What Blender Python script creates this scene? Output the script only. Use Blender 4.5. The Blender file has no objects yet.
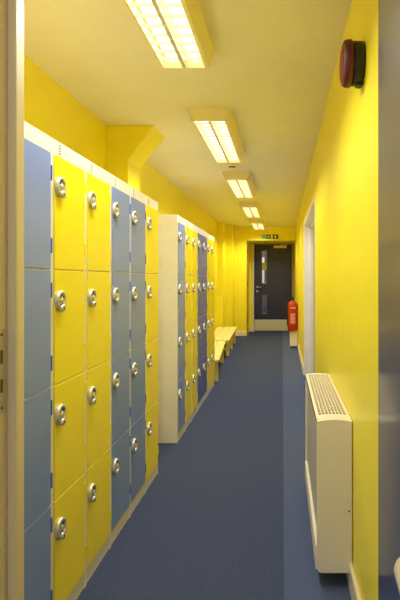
import bpy, bmesh, math, random
from mathutils import Vector, Matrix
random.seed(4)
C = bpy.context.scene.collection
PI = math.pi
EYE = 1.25
CEIL = 2.39
XL, XR = -1.31, 0.284          # corridor walls
YN0, YN = 1.29, 1.44           # near wall (with the doorway)
YE, YD = 11.12, 12.07          # end wall, recessed end door

# ------------------------------------------------------------------ materials
def lin(c):
    return tuple(((v/255)/12.92 if v/255 <= .04045 else ((v/255+.055)/1.055)**2.4) for v in c) + (1,)
def mat(name, rgb, rough=.5, metal=0, spec=.5, coat=0, noise=0, nscale=30, bump=0, bscale=200, emit=None, stretch=None, alpha=None, trans=0):
    m = bpy.data.materials.new(name); m.use_nodes = True
    nt = m.node_tree; b = nt.nodes['Principled BSDF']
    b.inputs['Base Color'].default_value = lin(rgb)
    b.inputs['Roughness'].default_value = rough
    b.inputs['Metallic'].default_value = metal
    b.inputs['Specular IOR Level'].default_value = spec
    b.inputs['Coat Weight'].default_value = coat
    b.inputs['Coat Roughness'].default_value = .12
    if trans: b.inputs['Transmission Weight'].default_value = trans
    tc = nt.nodes.new('ShaderNodeTexCoord'); mp = nt.nodes.new('ShaderNodeMapping')
    nt.links.new(tc.outputs['Object'], mp.inputs['Vector'])
    if stretch: mp.inputs['Scale'].default_value = stretch
    if noise:
        n = nt.nodes.new('ShaderNodeTexNoise'); n.inputs['Scale'].default_value = nscale; n.inputs['Detail'].default_value = 5
        nt.links.new(mp.outputs['Vector'], n.inputs['Vector'])
        r = nt.nodes.new('ShaderNodeValToRGB')
        c = lin(rgb)
        r.color_ramp.elements[0].position = .3; r.color_ramp.elements[1].position = .7
        r.color_ramp.elements[0].color = tuple(v*(1-noise) for v in c[:3])+(1,)
        r.color_ramp.elements[1].color = tuple(min(1, v*(1+noise)) for v in c[:3])+(1,)
        nt.links.new(n.outputs['Fac'], r.inputs['Fac']); nt.links.new(r.outputs['Color'], b.inputs['Base Color'])
    if bump:
        n2 = nt.nodes.new('ShaderNodeTexNoise'); n2.inputs['Scale'].default_value = bscale; n2.inputs['Detail'].default_value = 3
        nt.links.new(mp.outputs['Vector'], n2.inputs['Vector'])
        bu = nt.nodes.new('ShaderNodeBump'); bu.inputs['Strength'].default_value = bump; bu.inputs['Distance'].default_value = .004
        nt.links.new(n2.outputs['Fac'], bu.inputs['Height']); nt.links.new(bu.outputs['Normal'], b.inputs['Normal'])
    if emit:
        b.inputs['Emission Color'].default_value = lin(emit[0]); b.inputs['Emission Strength'].default_value = emit[1]
    return m

M = {}
M['wall'] = mat('yellow_wall_paint', (246, 230, 42), .36, noise=.02, nscale=6, bump=.03, bscale=60)
M['ceil'] = mat('ceiling_paint', (240, 234, 214), .6, noise=.02, nscale=4, bump=.08, bscale=60)
M['carpet'] = mat('blue_carpet', (67, 76, 108), .95, spec=.15, noise=.22, nscale=90, bump=.5, bscale=260)
M['strip'] = mat('pale_blue_carpet', (84, 95, 130), .95, spec=.15, noise=.16, nscale=110, bump=.5, bscale=260)
M['trim'] = mat('cream_gloss_paint', (238, 226, 196), .3, noise=.02, nscale=9)
M['jamb'] = mat('door_lining_paint', (232, 214, 166), .4, noise=.04, nscale=5, stretch=(8, 8, .6))
M['ochre'] = mat('ochre_lining_frame_shade', (176, 140, 34), .45, noise=.05, nscale=8)  # real lining colour, also painted shade on the end door frame
M['cream'] = mat('locker_cream_enamel', (236, 230, 216), .38, noise=.02, nscale=5)
M['yel'] = mat('locker_yellow_enamel', (248, 228, 22), .34, noise=.015, nscale=4)
M['blu'] = mat('locker_blue_enamel', (128, 149, 214), .28, noise=.02, nscale=4)
M['tab'] = mat('hinge_blue_enamel', (62, 98, 190), .35, noise=.03, nscale=20)
M['tabdeep'] = mat('locker_deep_blue_enamel', (88, 98, 172), .34, noise=.02, nscale=4)
M['steel'] = mat('lock_steel', (216, 214, 208), .40, metal=.65, noise=.05, nscale=60)
M['dark'] = mat('dark_recess', (46, 42, 38), .5, noise=.05, nscale=40)
M['plate'] = mat('number_plate_white', (240, 236, 226), .4, noise=.02, nscale=40)
M['ink'] = mat('plate_ink', (120, 108, 96), .6, noise=.05, nscale=40)
M['navy'] = mat('navy_door_laminate', (42, 44, 80), .34, noise=.12, nscale=9, stretch=(30, 30, .8))
M['navygloss'] = mat('navy_door_varnish', (34, 44, 94), .30, spec=.9, coat=.35, noise=.14, nscale=6, bump=.05, bscale=30, stretch=(40, 40, 1.2))
M['brass'] = mat('satin_steel', (205, 196, 170), .35, metal=.8, noise=.04, nscale=50)
M['kick'] = mat('brushed_kick_plate', (222, 214, 184), .45, metal=.3, noise=.05, nscale=12, stretch=(1, 1, 30))
M['glass'] = mat('door_glass', (245, 248, 250), .02, trans=1)
M['sticker'] = mat('yellow_green_sticker', (182, 186, 28), .5, noise=.04, nscale=60)
M['wood'] = mat('pine_bench', (250, 228, 146), .42, noise=.12, nscale=7, stretch=(14, .7, 14))
M['red'] = mat('extinguisher_red', (190, 48, 22), .32, noise=.03, nscale=20)
M['label'] = mat('extinguisher_label', (208, 86, 62), .5, noise=.04, nscale=60)
M['white'] = mat('white_print', (238, 226, 214), .5, noise=.02, nscale=60)
M['black'] = mat('black_plastic', (26, 27, 24), .42, noise=.05, nscale=40)
M['sred'] = mat('sounder_red', (88, 20, 26), .5, noise=.05, nscale=30)
M['sredpale'] = mat('sounder_face', (150, 60, 50), .4, noise=.05, nscale=30)
M['heater'] = mat('heater_enamel', (240, 230, 206), .4, noise=.02, nscale=6)
M['hfront'] = mat('heater_front_grey', (196, 190, 178), .35, noise=.02, nscale=6)  # greyer tone than the rest of the heater
M['hdark'] = mat('heater_shade_brown', (96, 74, 38), .7, noise=.1, nscale=40)
M['ivory'] = mat('ivory_handle', (226, 212, 176), .32, noise=.03, nscale=30)
M['fit'] = mat('light_fitting_enamel', (242, 230, 190), .4, noise=.02, nscale=10)
M['blade'] = mat('louvre_blade', (246, 240, 226), .45, metal=0, noise=.05, nscale=40)
M['spine'] = mat('louvre_spine', (214, 210, 202), .35, metal=.1, noise=.25, nscale=40)
LAMP = 2.0
WATT = 11.6
M['lamp'] = mat('lamp_tube', (255, 250, 240), .5, noise=.01, nscale=10, emit=((255, 247, 228), LAMP))
M['green'] = mat('sign_green', (28, 108, 48), .4, noise=.03, nscale=60)
M['palegreen'] = mat('sign_pale_green', (168, 214, 120), .4, noise=.03, nscale=60)
M['deepgreen'] = mat('sign_deep_green', (24, 62, 30), .4, noise=.03, nscale=60)
M['greydoor'] = mat('grey_door_paint', (192, 188, 186), .35, noise=.03, nscale=8)
M['greyframe'] = mat('pale_grey_gloss', (246, 242, 238), .3, noise=.03, nscale=8)
M['outer'] = mat('outer_wall_paint', (236, 234, 244), .6, noise=.02, nscale=6)
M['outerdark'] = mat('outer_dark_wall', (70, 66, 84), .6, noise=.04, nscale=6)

# ------------------------------------------------------------------ mesh helpers
class MB:
    def __init__(s):
        s.bm = bmesh.new(); s.mats = []
    def _mi(s, m):
        if m not in s.mats: s.mats.append(m)
        return s.mats.index(m)
    def _take(s, faces, m, smooth=False):
        i = s._mi(m)
        for f in faces: f.material_index = i; f.smooth = smooth
    def _absorb(s, bm2, m, smooth=False, mtx=None):
        if mtx is not None: bm2.transform(mtx)
        vs = {}
        for v in bm2.verts: vs[v] = s.bm.verts.new(v.co)
        fs = []
        for f in bm2.faces:
            try: fs.append(s.bm.faces.new([vs[v] for v in f.verts]))
            except ValueError: pass
        bm2.free(); s._take(fs, m, smooth)
    def box(s, x0, x1, y0, y1, z0, z1, m, bev=0, seg=1, mtx=None):
        b = bmesh.new(); bmesh.ops.create_cube(b, size=1)
        for v in b.verts:
            v.co = Vector(((x0+x1)/2+v.co.x*(x1-x0), (y0+y1)/2+v.co.y*(y1-y0), (z0+z1)/2+v.co.z*(z1-z0)))
        if bev: bmesh.ops.bevel(b, geom=b.edges[:], offset=bev, segments=seg, affect='EDGES', profile=.5)
        s._absorb(b, m, False, mtx); return s
    def prism(s, poly, a0, a1, axis, m, bev=0, smooth=False, seg=2):
        """poly: list of 2-D points; extruded along axis. axis y: (x,z); axis x: (y,z); axis z: (x,y)"""
        b = bmesh.new()
        def P(p, a): return {'y': (p[0], a, p[1]), 'x': (a, p[0], p[1]), 'z': (p[0], p[1], a)}[axis]
        A = [b.verts.new(P(p, a0)) for p in poly]; B = [b.verts.new(P(p, a1)) for p in poly]
        b.faces.new(A); b.faces.new(B[::-1]); n = len(poly)
        for i in range(n): b.faces.new((A[i], B[i], B[(i+1) % n], A[(i+1) % n]))
        bmesh.ops.recalc_face_normals(b, faces=b.faces[:])
        if bev: bmesh.ops.bevel(b, geom=b.edges[:], offset=bev, segments=seg, affect='EDGES', profile=.5)
        s._absorb(b, m, smooth); return s
    def lathe(s, prof, m, n=24, mtx=None, smooth=True):
        """prof: (r, h) revolved about local z"""
        b = bmesh.new(); rings = []
        for r, h in prof:
            rings.append([b.verts.new((r*math.cos(2*PI*k/n), r*math.sin(2*PI*k/n), h)) for k in range(n)] if r > 1e-6 else [b.verts.new((0, 0, h))])
        for R, S in zip(rings, rings[1:]):
            for k in range(n):
                a, c = R[k % len(R)], R[(k+1) % len(R)]; d, e = S[k % len(S)], S[(k+1) % len(S)]
                q = []
                for v in (a, c, e, d):
                    if v not in q: q.append(v)
                if len(q) > 2: b.faces.new(q)
        for R, top in ((rings[0], 0), (rings[-1], 1)):
            if len(R) > 1: b.faces.new(R if top else R[::-1])
        bmesh.ops.recalc_face_normals(b, faces=b.faces[:])
        s._absorb(b, m, smooth, mtx); return s
    def tube(s, pts, r, m, n=10):
        b = bmesh.new(); pts = [Vector(p) for p in pts]; rings = []
        for i, p in enumerate(pts):
            d = (pts[min(i+1, len(pts)-1)]-pts[max(i-1, 0)]).normalized()
            u = d.cross(Vector((0, 0, 1)) if abs(d.z) < .9 else Vector((1, 0, 0))).normalized(); w = d.cross(u)
            rr = r[i] if isinstance(r, (list, tuple)) else r
            rings.append([b.verts.new(p+u*rr*math.cos(2*PI*k/n)+w*rr*math.sin(2*PI*k/n)) for k in range(n)])
        for R, S in zip(rings, rings[1:]):
            for k in range(n): b.faces.new((R[k], R[(k+1) % n], S[(k+1) % n], S[k]))
        b.faces.new(rings[0][::-1]); b.faces.new(rings[-1])
        bmesh.ops.recalc_face_normals(b, faces=b.faces[:])
        s._absorb(b, m, True); return s
    def build(s, name, parent=None):
        me = bpy.data.meshes.new(name); s.bm.normal_update(); s.bm.to_mesh(me); s.bm.free()
        for m in s.mats: me.materials.append(M[m])
        o = bpy.data.objects.new(name, me); C.objects.link(o)
        if parent: o.parent = parent
        return o

def tag(o, label, cat, group=None):
    o['label'] = label; o['category'] = cat
    if group: o['group'] = group
    return o
def thing(name, loc, label, cat, group=None, rz=0):
    o = bpy.data.objects.new(name, None); C.objects.link(o); o.location = loc; o.rotation_euler = (0, 0, rz)
    return tag(o, label, cat, group)
def struct(o):
    o['kind'] = 'structure'; return o
def copy_tree(o, parent=None):
    kids = [c for c in C.objects if c.parent == o]
    c = o.copy(); C.objects.link(c); c.parent = parent
    for k in kids: copy_tree(k, c)
    return c
AX = {'x': Matrix.Rotation(PI/2, 4, 'Y'), '-x': Matrix.Rotation(-PI/2, 4, 'Y'), '-y': Matrix.Rotation(PI/2, 4, 'X'), 'z': Matrix.Identity(4)}
def at(x, y, z, axis='z'): return Matrix.Translation((x, y, z)) @ AX[axis]

# ------------------------------------------------------------------ the setting
def bx(name, boxes, m, bev=0):
    b = MB()
    for q in boxes: b.box(*q, m, bev)
    return struct(b.build(name))

b = MB()
b.box(XL-.1, .006, -1.5, YD+.1, -.06, 0, 'carpet')
b.box(.006, XR+.55, -1.5, YD+.1, -.06, 0, 'strip')
struct(b.build('floor'))
bx('ceiling', [(XL-.1, XR+.55, YN0, YD+.1, CEIL, CEIL+.06)], 'ceil')
# left wall with a pier and sloping haunch, and the stepped boxing in the far corner
b = MB()
b.box(XL-.1, XL, YN0, YE, 0, CEIL, 'wall')
b.box(XL, -1.15, 3.77, 4.09, 0, CEIL, 'wall')
b.prism([(-1.15, .888+EYE), (-.952, CEIL), (-1.15, CEIL)], 3.77, 4.09, 'y', 'wall')
b.box(XL, -1.20, 10.2, YE, 0, CEIL, 'wall')
b.box(-1.20, -1.05, 10.7, YE, 0, CEIL, 'wall')
struct(b.build('wall_left'))
# end wall: pier beside the recess, lintel, recess back
b = MB()
b.box(XL-.1, -.79, YE, YD+.1, 0, CEIL, 'wall')
b.box(-.79, XR, YE, YD+.1, 2.094, CEIL, 'wall')
b.box(-.79, -.715, YD, YD+.1, 0, 2.094, 'wall')
struct(b.build('wall_end'))
# right wall with the wide side doorway
OY0, OY1, OH = 4.43, 6.62, 1.99
b = MB()
b.box(XR, XR+.24, YN0, OY0, 0, CEIL, 'wall')
b.box(XR, XR+.24, OY0, OY1, OH, CEIL, 'wall')
b.box(XR, XR+.24, OY1, YD+.1, 0, CEIL, 'wall')
struct(b.build('wall_right'))
# near wall around the doorway the view looks through
b = MB()
b.box(XL-.1, -.735, YN0, YN, 0, CEIL, 'wall')
b.box(-.735, XR, YN0, YN, 2.08, CEIL, 'wall')
struct(b.build('wall_near'))

# near door lining with stop and strike plate
b = MB()
b.box(-.735, -.73, YN0, YN-.012, 0, 2.05, 'jamb')
b.box(-.73, -.705, 1.341, 1.386, 0, 2.05, 'jamb', .003)
b.box(-.735, XR, YN0, YN, 2.05, 2.08, 'jamb')
t1 = struct(b.build('trim_1'))
b = MB()
b.box(-.7305, -.7285, 1.298, 1.334, .90, 1.12, 'brass', .0006)
b.box(-.7288, -.7282, 1.309, 1.320, 1.03, 1.065, 'hdark'); b.box(-.7288, -.7282, 1.309, 1.320, .955, .99, 'hdark')
for z in (.915, 1.105): b.lathe([(0, 0), (.004, 0), (.004, .001), (0, .001)], 'dark', 8, at(-.7288, 1.316, z, 'x'))
b.build('strike_plate', t1)
# the open near door
L = 0.88; ang = math.radians(4.2)
dr = bpy.data.objects.new('door_1', None); C.objects.link(dr); dr['kind'] = 'structure'
dr.location = (.249, 1.32, 0); dr.rotation_euler = (0, 0, -ang)
b = MB(); b.box(0, .044, -L, 0, .008, 2.04, 'navygloss', .002); b.build('leaf', dr)
b = MB()
hz, hy = .882, -.80
b.lathe([(0, 0), (.027, 0), (.027, .006), (.022, .010), (0, .010)], 'ivory', 24, at(0, hy, hz, '-x'))
b.tube([(-.004, hy, hz), (-.026, hy, hz), (-.037, hy+.006, hz), (-.041, hy+.02, hz), (-.041, hy+.115, hz), (-.040, hy+.126, hz), (-.039, hy+.132, hz)],
       [.012, .012, .015, .017, .0175, .014, .004], 'ivory', 14)
b.build('door_handle', dr)

# skirtings
SK = .105
def skirt(name, boxes): bx(name, boxes, 'trim', .004)
skirt('baseboard_right', [(XR-.016, XR, YN+.02, OY0-.06, 0, SK), (XR-.016, XR, OY1+.002, YD-.06, 0, SK)])
skirt('baseboard_left', [(XL, XL+.016, YN+.01, 3.76, 0, SK), (XL, XL+.016, 4.10, 10.19, 0, SK)])
skirt('baseboard_end', [(-1.05, -.79, YE-.016, YE, 0, SK), (-.79, -.715, YD-.016, YD, 0, SK)])

# recess lining with three hinges
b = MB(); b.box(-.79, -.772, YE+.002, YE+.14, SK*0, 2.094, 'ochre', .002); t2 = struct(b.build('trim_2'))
for z in (.34, 1.13, 1.86):
    b = MB(); b.box(-.773, -.768, YE+.01, YE+.05, z-.05, z+.05, 'dark', .001); b.lathe([(.006, -.05), (.006, .05)], 'dark', 10, at(-.766, YE+.008, z)); b.build('hinge', t2)

# end door
X0, X1, DT = -.675, .222, 2.07
d2 = bpy.data.objects.new('door_2', None); C.objects.link(d2); d2['kind'] = 'structure'; d2.location = (0, YD, 0)
b = MB()
b.box(-.715, X0-.004, -.05, .09, 0, 2.094, 'trim', .003)
b.box(X1+.004, XR, -.05, .09, 0, 2.094, 'ochre', .003)  # right side and head: ochre paints shade onto a cream frame
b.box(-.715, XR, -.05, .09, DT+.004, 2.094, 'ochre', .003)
b.build('door_frame', d2)
VX0, VX1 = -.487, -.372
za, zb, zc, zd = .44, .87, 1.16, 1.92
b = MB()
b.box(X0, VX0, .0, .044, .006, DT, 'navy'); b.box(VX1, X1, .0, .044, .006, DT, 'navy')
for u, v in ((.006, za), (zb, zc), (zd, DT)): b.box(VX0, VX1, .0, .044, u, v, 'navy')
b.build('leaf', d2)
for u, v in ((za, zb), (zc, zd)):
    b = MB(); b.box(VX0, VX1, .018, .026, u, v, 'glass'); g = b.build('vision_panel', d2)
    b = MB()
    for x, y in ((VX0-.012, VX0), (VX1, VX1+.012)): b.box(x, y, -.006, 0, u-.012, v+.012, 'navy', .001)
    b.box(VX0, VX1, -.006, 0, u-.012, u, 'brass', .001); b.box(VX0, VX1, -.006, 0, v, v+.012, 'navy', .001)
    b.build('bead', g)
b = MB(); b.box(VX0-.004, VX1-.004, .014, .0175, 1.46, 1.64, 'sticker'); b.build('sticker', d2)
b = MB(); b.box(X0+.01, X1-.01, -.003, 0, .02, .285, 'kick', .0008); b.build('kick_plate', d2)
b = MB()
b.lathe([(0, 0), (.026, 0), (.026, .006), (.02, .009), (0, .009)], 'brass', 20, at(-.60, 0, 1.055, '-y'))
b.tube([(-.60, -.005, 1.055), (-.60, -.045, 1.055), (-.59, -.055, 1.055), (-.49, -.055, 1.055)], .0105, 'brass', 10)
b.build('door_handle', d2)
b = MB(); b.lathe([(0, 0), (.028, 0), (.028, .006), (.02, .010), (.011, .010), (.011, .016), (0, .016)], 'brass', 20, at(-.605, 0, .955, '-y')); b.build('lock', d2)
b = MB(); b.box(-.215, .10, -.06, 0, 1.985, 2.045, 'fit', .008, 2)
b.tube([(-.04, -.03, 2.045), (-.04, -.03, 2.062), (-.02, -.05, 2.062), (.14, -.055, 2.07)], .008, 'fit', 8); b.build('door_closer', d2)
# what the glass of the end door shows
bx('wall_outside', [(-1.6, -.487, YD+1.5, YD+1.6, 1.12, 1.83)], 'outer')
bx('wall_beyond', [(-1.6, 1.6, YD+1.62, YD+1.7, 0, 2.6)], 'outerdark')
pl_ = bpy.data.lights.new('lobby_fill', 'POINT'); pl_.energy = 26; pl_.shadow_soft_size = .1; pl_.color = (1, .97, .95)  # unseen lamp added to brighten the wall behind the glass
po = bpy.data.objects.new('lobby_fill', pl_); C.objects.link(po); po.location = (-1.0, YD+.8, 2.3)

# side doorway: lining in two steps, head, closed pair of doors set back
b = MB()
b.box(XR-.006, XR+.07, OY1-.05, OY1, 0, OH, 'greyframe', .003)
b.box(XR+.07, XR+.12, OY1-.085, OY1, 0, OH, 'greyframe', .003)
b.box(XR+.12, XR+.155, OY1-.035, OY1, 0, OH, 'greydoor', .003)
b.box(XR-.004, XR+.07, OY0+.004, OY1-.05, OH-.05, OH, 'greyframe', .003)
b.box(XR+.07, XR+.12, OY0+.004, OY1-.085, OH-.085, OH, 'greyframe', .003)
b.box(XR-.002, XR+.155, OY0, OY0+.03, 0, OH-.05, 'greyframe', .003)
t3 = struct(b.build('trim_3'))
b = MB()
ym = (OY0+OY1)/2
b.box(XR+.16, XR+.205, OY0, ym-.002, .005, OH, 'greydoor', .002); b.box(XR+.16, XR+.205, ym+.002, OY1, .005, OH, 'greydoor', .002)
d3 = struct(b.build('door_3'))
b = MB(); b.tube([(XR+.16, ym-.1, 1.0), (XR+.12, ym-.1, 1.0), (XR+.11, ym-.11, 1.0), (XR+.11, ym-.2, 1.0)], .01, 'brass', 10); b.build('door_handle', d3)

# ------------------------------------------------------------------ lockers
W = .3; DEP = .30; PZ, HZ, TOP = .069, 1.688, 1.74; PITCH = (HZ-PZ)/4
XF = -.80
def make_locker(col):
    t = thing('locker', (0, 0, 0), 'x', 'locker')
    b = MB(); w = W-.001; g = .0135
    b.box(-DEP, 0, 0, g, 0, TOP, 'cream', .001); b.box(-DEP, 0, w-g, w, 0, TOP, 'cream', .001)
    b.box(-DEP, -DEP+.004, g, w-g, 0, TOP, 'cream')
    b.box(-DEP, 0, g, w-g, TOP-.006, TOP, 'cream')
    b.box(-.012, .0, g, w-g, HZ, TOP-.006, 'cream')
    b.box(-.016, -.004, g, w-g, 0, PZ, 'cream')
    for k in range(5): b.box(-DEP+.004, -.002, g, w-g, PZ+k*PITCH-.006, PZ+k*PITCH+.004, 'cream')
    b.build('carcass', t)
    b = MB(); b.box(0, .002, .048, .072, HZ+.004, HZ+.046, 'plate', .0005)
    for r in range(4):
        for c_ in range(2): b.box(.002, .0026, .052+c_*.010, .058+c_*.010, HZ+.0085+r*.0095, HZ+.0135+r*.0095, 'ink' if c_ else 'dark')
    b.build('number_plate', t)
    for k in range(4):
        z0, z1 = PZ+k*PITCH+.002, PZ+(k+1)*PITCH-.0035
        b = MB(); b.box(-.010, .004, g+.0005, w-g-.0005, z0, z1, col, .0016, 2); d = b.build('door', t)
        zl, yl = z1-.106, .047
        b = MB()
        b.lathe([(0, 0), (.034, 0), (.035, .004), (.035, .010), (.032, .014), (.027, .0155), (.0255, .012), (.010, .012), (.009, .015), (0, .0155)], 'steel', 28, at(.003, yl, zl, 'x'))
        for i in range(6):
            a = PI/2 + (i-1)*PI/3.6
            b.lathe([(0, 0), (.0055, 0), (.0055, .0012), (0, .0012)], 'dark', 8, at(.0148, yl+.0185*math.cos(a), zl+.0185*math.sin(a), 'x'))
        b.lathe([(0, 0), (.013, 0), (.013, .012), (.011, .016), (.006, .017), (0, .017)], 'steel', 20, at(.008, yl-.003, zl-.027, 'x'))
        b.lathe([(0, 0), (.005, 0), (.005, .001), (0, .001)], 'dark', 8, at(.0245, yl-.003, zl-.027, 'x'))
        b.box(.008, .018, yl+.010, yl+.027, zl-.036, zl-.030, 'steel', .001); b.box(.008, .018, yl+.010, yl+.027, zl-.022, zl-.016, 'steel', .001)
        b.box(.008, .018, yl+.023, yl+.028, zl-.036, zl-.016, 'steel', .001); b.box(.009, .013, yl+.012, yl+.026, zl-.032, zl-.020, 'dark')
        b.build('lock', d)
        for f in (.17, .80):
            zc_ = z1-f*(z1-z0)
            b = MB(); hm = 'tab' if col != 'yel' else 'yel'
            b.box(-.0005, .006, w-g-.0005, w-g+.0085, zc_-.026, zc_+.026, hm, .001)
            b.build('hinge', d)
    return t
proto = {c: make_locker(c) for c in ('blu', 'yel', 'tabdeep')}
used = set()
def put(col, y, label, group):
    t = proto[col] if col not in used else copy_tree(proto[col]); used.add(col)
    t.location = (XF, y, 0); tag(t, label, 'locker', group); return t
Y1 = 1.458
near = [('blu', 'blue locker column cut by the door frame, first of the near row of lockers'),
        ('yel', 'yellow locker column beside the first blue one, number two of the near row'),
        ('yel', 'second yellow locker column of the near row, before the two blue ones'),
        ('blu', 'blue locker column just after the two yellow ones in the near row'),
        ('blu', 'greyish blue locker column before the last yellow one in the near row'),
        ('yel', 'single yellow locker column at the far end of the near row')]
for i, (c, l) in enumerate(near): put(c, Y1+i*W, l, 'lockers of the near row')
Y2 = 3.86
far = [('blu', 'pale blue locker column with the bare cream end panel, first of the far row'),
       ('yel', 'yellow locker column directly after the pale blue one of the far row'),
       ('yel', 'second yellow locker column of the far row, before its dark blue pair'),
       ('tabdeep', 'first of the two deep blue locker columns amid the far row'),
       ('tabdeep', 'second deep blue locker column of the far row, after its twin'),
       ('yel', 'yellow locker column after the deep blue pair, next to last in the far row'),
       ('yel', 'yellow locker column ending the far row, beside the wooden benches')]
for i, (c, l) in enumerate(far):
    t = put(c, Y2+i*W, l, 'lockers of the far row')
    if i == 0:
        for z in (1.66, 1.36, 1.17, .90, .77, .50, .37, .12):
            for x in (-.05, -.13):
                b = MB(); b.lathe([(0, 0), (.005, 0), (.004, .002), (0, .0025)], 'brass', 10, at(x, 0, z, '-y')); b.build('bolt', t)

# ------------------------------------------------------------------ ceiling lights
LX = -.49
def make_light():
    t = thing('ceiling_light', (0, 0, 0), 'x', 'light')
    Lh = 1.22; z0, z1 = -.087, 0
    b = MB()
    for s in (-1, 1):
        b.prism([(s*.147, z1), (s*.120, z0), (s*.108, z0), (s*.112, z0+.012), (s*.138, z1)], 0, Lh, 'y', 'fit')
    for y in (0, Lh-.008):
        b.prism([(-.146, z1), (.146, z1), (.1195, z0+.0002), (-.1195, z0+.0002)], y, y+.008, 'y', 'fit')
    b.box(-.138, .138, .008, Lh-.008, -.012, -.001, 'fit')
    b.build('body', t)
    for s in (-1, 1):
        b = MB(); b.tube([(s*.056, .03, -.042), (s*.056, Lh-.03, -.040)], .026, 'lamp', 16); b.build('lamp_tube', t)
    b = MB()
    b.prism([(-.009, z0+.003), (.009, z0+.003), (.004, -.045), (-.004, -.045)], .008, Lh-.008, 'y', 'spine')
    n = 15
    for k in range(1, n):
        y = .008+(Lh-.016)*k/n
        for s in (-1, 1): b.prism([(s*.014, z0+.003), (s*.107, z0+.003), (s*.107, -.068), (s*.008, -.068)], y-.0015, y+.0015, 'y', 'blade')
    for s in (-1, 1): b.prism([(s*.1075, z0+.002), (s*.103, z0+.002), (s*.109, -.03), (s*.113, -.03)], .008, Lh-.008, 'y', 'blade')
    b.build('louvre', t)
    return t
lp = make_light()
lab = ['fluorescent ceiling light over the first lockers, largest and cut by the picture top',
       'fluorescent ceiling light, second along the ceiling, in front of the smoke detector',
       'fluorescent ceiling light just beyond the smoke detector, third along the ceiling',
       'fluorescent ceiling light fourth along the ceiling, last but one before the exit sign',
       'small distant fluorescent ceiling light in front of the exit sign']
for i, y in enumerate((1.32, 3.38, 5.38, 7.45, 9.62)):
    t = lp if i == 0 else copy_tree(lp)
    for k in range(5):
        ld = bpy.data.lights.new('tube_light', 'SPOT'); ld.energy = WATT; ld.spot_size = math.radians(152); ld.spot_blend = .5
        ld.shadow_soft_size = 0; ld.color = (.98, .99, .94)
        lo = bpy.data.objects.new('tube_light', ld); C.objects.link(lo); lo.location = (LX, y+.14+.235*k, CEIL-.091)
    t.location = (LX, y, CEIL); tag(t, lab[i], 'light', 'ceiling lights along the corridor')

# smoke detector and small ceiling disc
t = thing('smoke_detector', (-.505, 5.08, CEIL), 'small round smoke detector on the ceiling between the second and third lights', 'smoke detector')
b = MB(); b.lathe([(0, 0), (.05, 0), (.05, -.012), (.046, -.018), (.0, -.018)], 'fit', 24, None); b.build('base', t)
b = MB(); b.lathe([(.036, -.018), (.036, -.030), (0, -.030)], 'black', 20); b.lathe([(.042, -.030), (.038, -.040), (.02, -.046), (0, -.047)], 'fit', 24); b.build('sensor_head', t)
b = MB(); b.lathe([(0, 0), (.045, 0), (.044, -.004), (.03, -.009), (.012, -.014), (0, -.014)], 'fit', 24, at(-1.08, 5.72, CEIL))
tag(b.build('ceiling_disc'), 'tiny pale disc on the ceiling above the far row of lockers', 'disc')

# ------------------------------------------------------------------ fire alarm sounder
t = thing('alarm_sounder', (XR, 1.79, 2.009), 'red fire alarm sounder on a black base high on the yellow wall', 'alarm')
b = MB(); b.lathe([(0, -.002), (.070, -.002), (.074, .004), (.075, .034), (.073, .042), (0, .042)], 'black', 32, at(0, 0, 0, '-x'))
b.box(-.026, -.004, -.018, .018, -.081, -.07, 'black', .003); b.build('base', t)
b = MB(); b.lathe([(0, .042), (.077, .042), (.080, .045), (.079, .062), (.074, .071), (.064, .0745), (.0, .0745)], 'sred', 36, at(0, 0, 0, '-x')); h = b.build('sounder_head', t)
b = MB()
for k in range(11):
    z = -.05+k*.01; w = math.sqrt(max(0, .058**2-z*z)); b.box(-.0768, -.074, -w, w, z-.0025, z+.0025, 'sredpale')
b.build('grille', h)

# ------------------------------------------------------------------ convector heater
HY0, HY1, HX, HB, HT = 2.045, 3.06, .139, .063, .676
t = thing('convector_heater', (0, 0, 0), 'cream floor-standing convector heater with a top grille along the yellow wall', 'heater')
b = MB()
xb = XR-.003
def arc(cx, cz, r, a0, a1, n=6): return [(cx+r*math.cos(a0+(a1-a0)*i/n), cz+r*math.sin(a0+(a1-a0)*i/n)) for i in range(n+1)]
top = [(HX+(xb-HX)*i/10, HT+.007*math.sin(PI*i/10)) for i in range(11)]
endp = [(xb, HB)] + [(HX+.02, HB)] + arc(HX+.02, HB+.02, .02, -PI/2, -PI, 4)[1:] + top
for y0, y1 in ((HY0, HY0+.025), (HY1-.025, HY1)): b.prism(endp, y0, y1, 'y', 'heater', .002)
b.box(xb-.004, xb, HY0+.025, HY1-.025, HB, HT, 'heater')
b.box(HX+.004, xb, HY0+.02, HY1-.02, HT-.045, HT-.04, 'hdark')  # dark sheet, shade of the hollow below the grille put into its colour
b.box(HX, HX+.006, HY0+.025, HY1-.025, HT-.03, HT, 'heater'); b.box(HX+.02, xb, HY0+.02, HY1-.02, HB, HB+.01, 'heater')
b.box(HX-.004, HX+.02, HY0+.025, HY1-.025, HB+.0, HB+.10, 'heater', .003)
b.lathe([(0, 0), (.004, 0), (.003, .002), (0, .002)], 'dark', 10, at(xb-.012, HY0, .313, '-y'))
b.build('casing', t)
b = MB(); b.box(HX+.008, HX+.014, HY0+.025, HY1-.025, HB+.11, HT-.03, 'hfront', .001); b.build('front_panel', t)
b = MB()
def arch(x): return HT+.007*math.sin(PI*min(1, max(0, (x-HX)/(xb-HX))))
xs = [HX+.012+(xb-HX-.024)*i/8 for i in range(9)]
for x in (HX, xb-.013): b.prism([(x, arch(x)-.02), (x+.013, arch(x+.013)-.02), (x+.013, arch(x+.013)+.002), (x, arch(x)+.002)], HY0+.02, HY1-.02, 'y', 'heater')
full = [HX+(xb-HX)*i/10 for i in range(11)]
for y0, y1 in ((HY0+.022, HY0+.085), (HY1-.05, HY1-.022)):
    b.prism([(x, arch(x)-.012) for x in full] + [(x, arch(x)+.001) for x in full[::-1]], y0, y1, 'y', 'heater')
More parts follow.
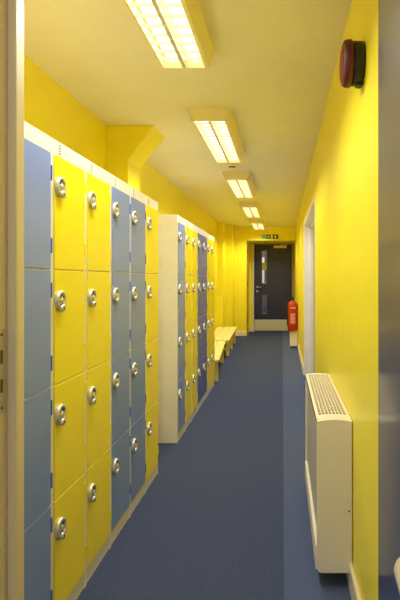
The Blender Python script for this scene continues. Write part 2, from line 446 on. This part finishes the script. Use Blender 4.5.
for x in xs[1:-1]: b.box(x-.0022, x+.0022, HY0+.08, HY1-.045, arch(x)-.010, arch(x)-.001, 'heater')
ny = 21; ya, yb = HY0+.085, HY1-.05
for k in range(1, ny):
    y = ya+(yb-ya)*k/ny
    pl = [(x, arch(x)-.006) for x in xs] + [(x, arch(x)+.0005) for x in xs[::-1]]
    b.prism(pl, y-.004, y+.004, 'y', 'heater')
b.build('grille', t)
for y in (HY0+.12, HY1-.12):
    b = MB(); b.box(HX+.03, xb-.03, y-.02, y+.02, 0, HB, 'hdark', .002); b.build('foot', t)
    b = MB(); b.box(xb-.001, XR-.002, y-.02, y+.02, .45, .49, 'hdark'); b.build('wall_bracket', t)

# ------------------------------------------------------------------ benches
def bench(loc, rz, length, label, legs, wid):
    t = thing('bench', loc, label, 'bench', None, rz)
    # local: right edge x=0, extends to -wid; y 0..length
    n = 3; pw = (wid-.012)/n
    b = MB()
    for i in range(n):
        x1 = -i*(pw+.006); b.box(x1-pw, x1, 0, length, .275, .30, 'wood', .004, 2)
    b.build('seat', t)
    b = MB()
    for x in (-.05, -wid+.05): b.box(x-.012, x+.012, .1, length-.1, .215, .275, 'wood', .002)
    b.build('apron', t)
    for y in legs:
        for x in (-.05, -wid+.05):
            b = MB(); b.prism([(x-.026, 0), (x+.026, 0), (x+.026, .275), (x-.026, .275)], y, y+.06, 'y', 'wood', .003); b.build('leg', t)
        b = MB(); b.box(-wid+.06, -.06, y+.012, y+.048, .09, .14, 'wood', .002); b.build('crossbar', t)
    return t
bench((-.748, 5.99, 0), math.radians(4.0), 1.82, 'pine bench with its end tucked against the far lockers, the nearer of two', (.2, 1.55), .36)
bench((-.835, 7.93, 0), math.radians(1.8), 2.18, 'longer pine bench by the end wall, beyond the first bench', (.3, 1.1, 1.92), .38)

# ------------------------------------------------------------------ extinguisher on its cream box
EX, EY = .186, 9.25
t = thing('pedestal_box', (.205, EY+.05, 0), 'plain cream box on the carpet under the red fire extinguisher', 'box')
b = MB(); b.box(-.07, .06, -.08, .10, .025, .31, 'heater', .006, 2); b.build('casing', t)
b = MB(); b.box(-.06, .05, -.06, .09, 0, .025, 'black', .002); b.build('shadow_slab', t)  # dark slab standing in for the shadow under the box
t = thing('fire_extinguisher', (EX, EY, .31), 'red fire extinguisher standing on a cream box near the far door', 'fire extinguisher')
b = MB(); b.lathe([(0, 0), (.086, 0), (.092, .012), (.092, .45), (.088, .485), (.07, .515), (.04, .532), (.026, .537), (.026, .55), (0, .55)], 'red', 32); body = b.build('cylinder', t)
b = MB()
n = 14
bm = b.bm; mi = b._mi('label')
def strip(a0, a1, z0, z1, r, m):
    mi = b._mi(m); vs = []
    for i in range(9):
        a = a0+(a1-a0)*i/8; vs.append((bm.verts.new((r*math.cos(a), r*math.sin(a), z0)), bm.verts.new((r*math.cos(a), r*math.sin(a), z1))))
    for p, q in zip(vs, vs[1:]):
        f = bm.faces.new((p[0], q[0], q[1], p[1])); f.material_index = mi; f.smooth = True
strip(-2.15, -.95, .12, .33, .0926, 'label')
for k in range(7): strip(-2.05+.06*(k % 2), -1.05-.08*(k % 3), .15+k*.024, .158+k*.024, .0931, 'white')
for k in range(3): strip(-2.0+k*.38, -1.8+k*.38, .405, .43, .0931, 'white')
b.build('label_print', t)
b = MB()
b.lathe([(.02, .55), (.022, .556), (.022, .60), (.016, .606), (0, .606)], 'black', 16)
b.box(-.012, .012, -.10, .03, .612, .622, 'black', .003); b.box(-.011, .011, -.085, .03, .585, .594, 'black', .003)
b.box(-.010, .010, .0, .03, .585, .622, 'black', .003); b.build('valve', t)
b = MB(); b.tube([(-.02, 0, .575), (-.06, 0, .57), (-.088, -.02, .53), (-.098, -.03, .46), (-.1, -.03, .2), (-.1, -.03, .1)], .009, 'black', 8); b.build('hose', t)

# ------------------------------------------------------------------ exit sign
t = thing('exit_sign', (-.275, YE, 2.176), 'green exit sign with white running man and arrow above the far door', 'sign')
b = MB(); b.box(-.18, .18, -.012, 0, -.046, .046, 'deepgreen', .002); b.build('panel', t)
b = MB(); y0, y1 = -.0132, -.012
b.box(-.176, -.085, y0, y1, -.042, .042, 'palegreen')
b.box(-.083, .02, y0, y1, -.042, .042, 'green')
b.box(.022, .06, y0, y1, -.042, .042, 'white')
y0, y1 = -.0142, -.0132
# running man (green on pale) : head, torso, arms, legs
b.lathe([(0, 0), (.008, 0), (.008, .001), (0, .001)], 'green', 12, at(-.126, y1, .028, '-y'))
for p in ([(-.135, .016), (-.122, .018), (-.126, -.008), (-.14, -.006)], [(-.122, .016), (-.104, .004), (-.108, 0), (-.124, .009)], [(-.135, .016), (-.152, .004), (-.149, 0), (-.133, .01)],
          [(-.126, -.006), (-.108, -.016), (-.112, -.036), (-.118, -.036), (-.116, -.02), (-.134, -.01)], [(-.14, -.006), (-.13, -.01), (-.146, -.03), (-.162, -.03), (-.162, -.024), (-.149, -.023)]):
    b.prism(p, y0, y1, 'y', 'green')
# arrow (white on green)
b.prism([(-.07, .006), (-.035, .006), (-.035, .022), (-.005, 0), (-.035, -.022), (-.035, -.006), (-.07, -.006)], y0, y1, 'y', 'white')
# doorway mark at the dark end
b.prism([(.10, -.03), (.135, -.03), (.135, .03), (.10, .03)], -.0132, -.012, 'y', 'white')
b.build('pictogram', t)

# ------------------------------------------------------------------ world, camera, view
w = bpy.data.worlds.new('World'); bpy.context.scene.world = w; w.use_nodes = True
bg = w.node_tree.nodes['Background']; bg.inputs['Color'].default_value = (1, .95, .86, 1); bg.inputs['Strength'].default_value = .7
cam = bpy.data.cameras.new('camera'); co = bpy.data.objects.new('camera', cam); C.objects.link(co)
co.location = (0, 0, EYE); co.rotation_euler = (PI/2, 0, 0)
cam.sensor_width = 36; cam.sensor_fit = 'AUTO'; cam.lens = 507*36/600
cam.shift_x = -82.5/600; cam.shift_y = -21/600; cam.clip_start = .02
S = bpy.context.scene; S.camera = co
S.view_settings.view_transform = 'Standard'; S.view_settings.look = 'None'; S.view_settings.gamma = 1
S.view_settings.use_curve_mapping = False; S.view_settings.exposure = 0.0
S.cycles.max_bounces = 16; S.cycles.diffuse_bounces = 8
S.cycles.use_denoising = True
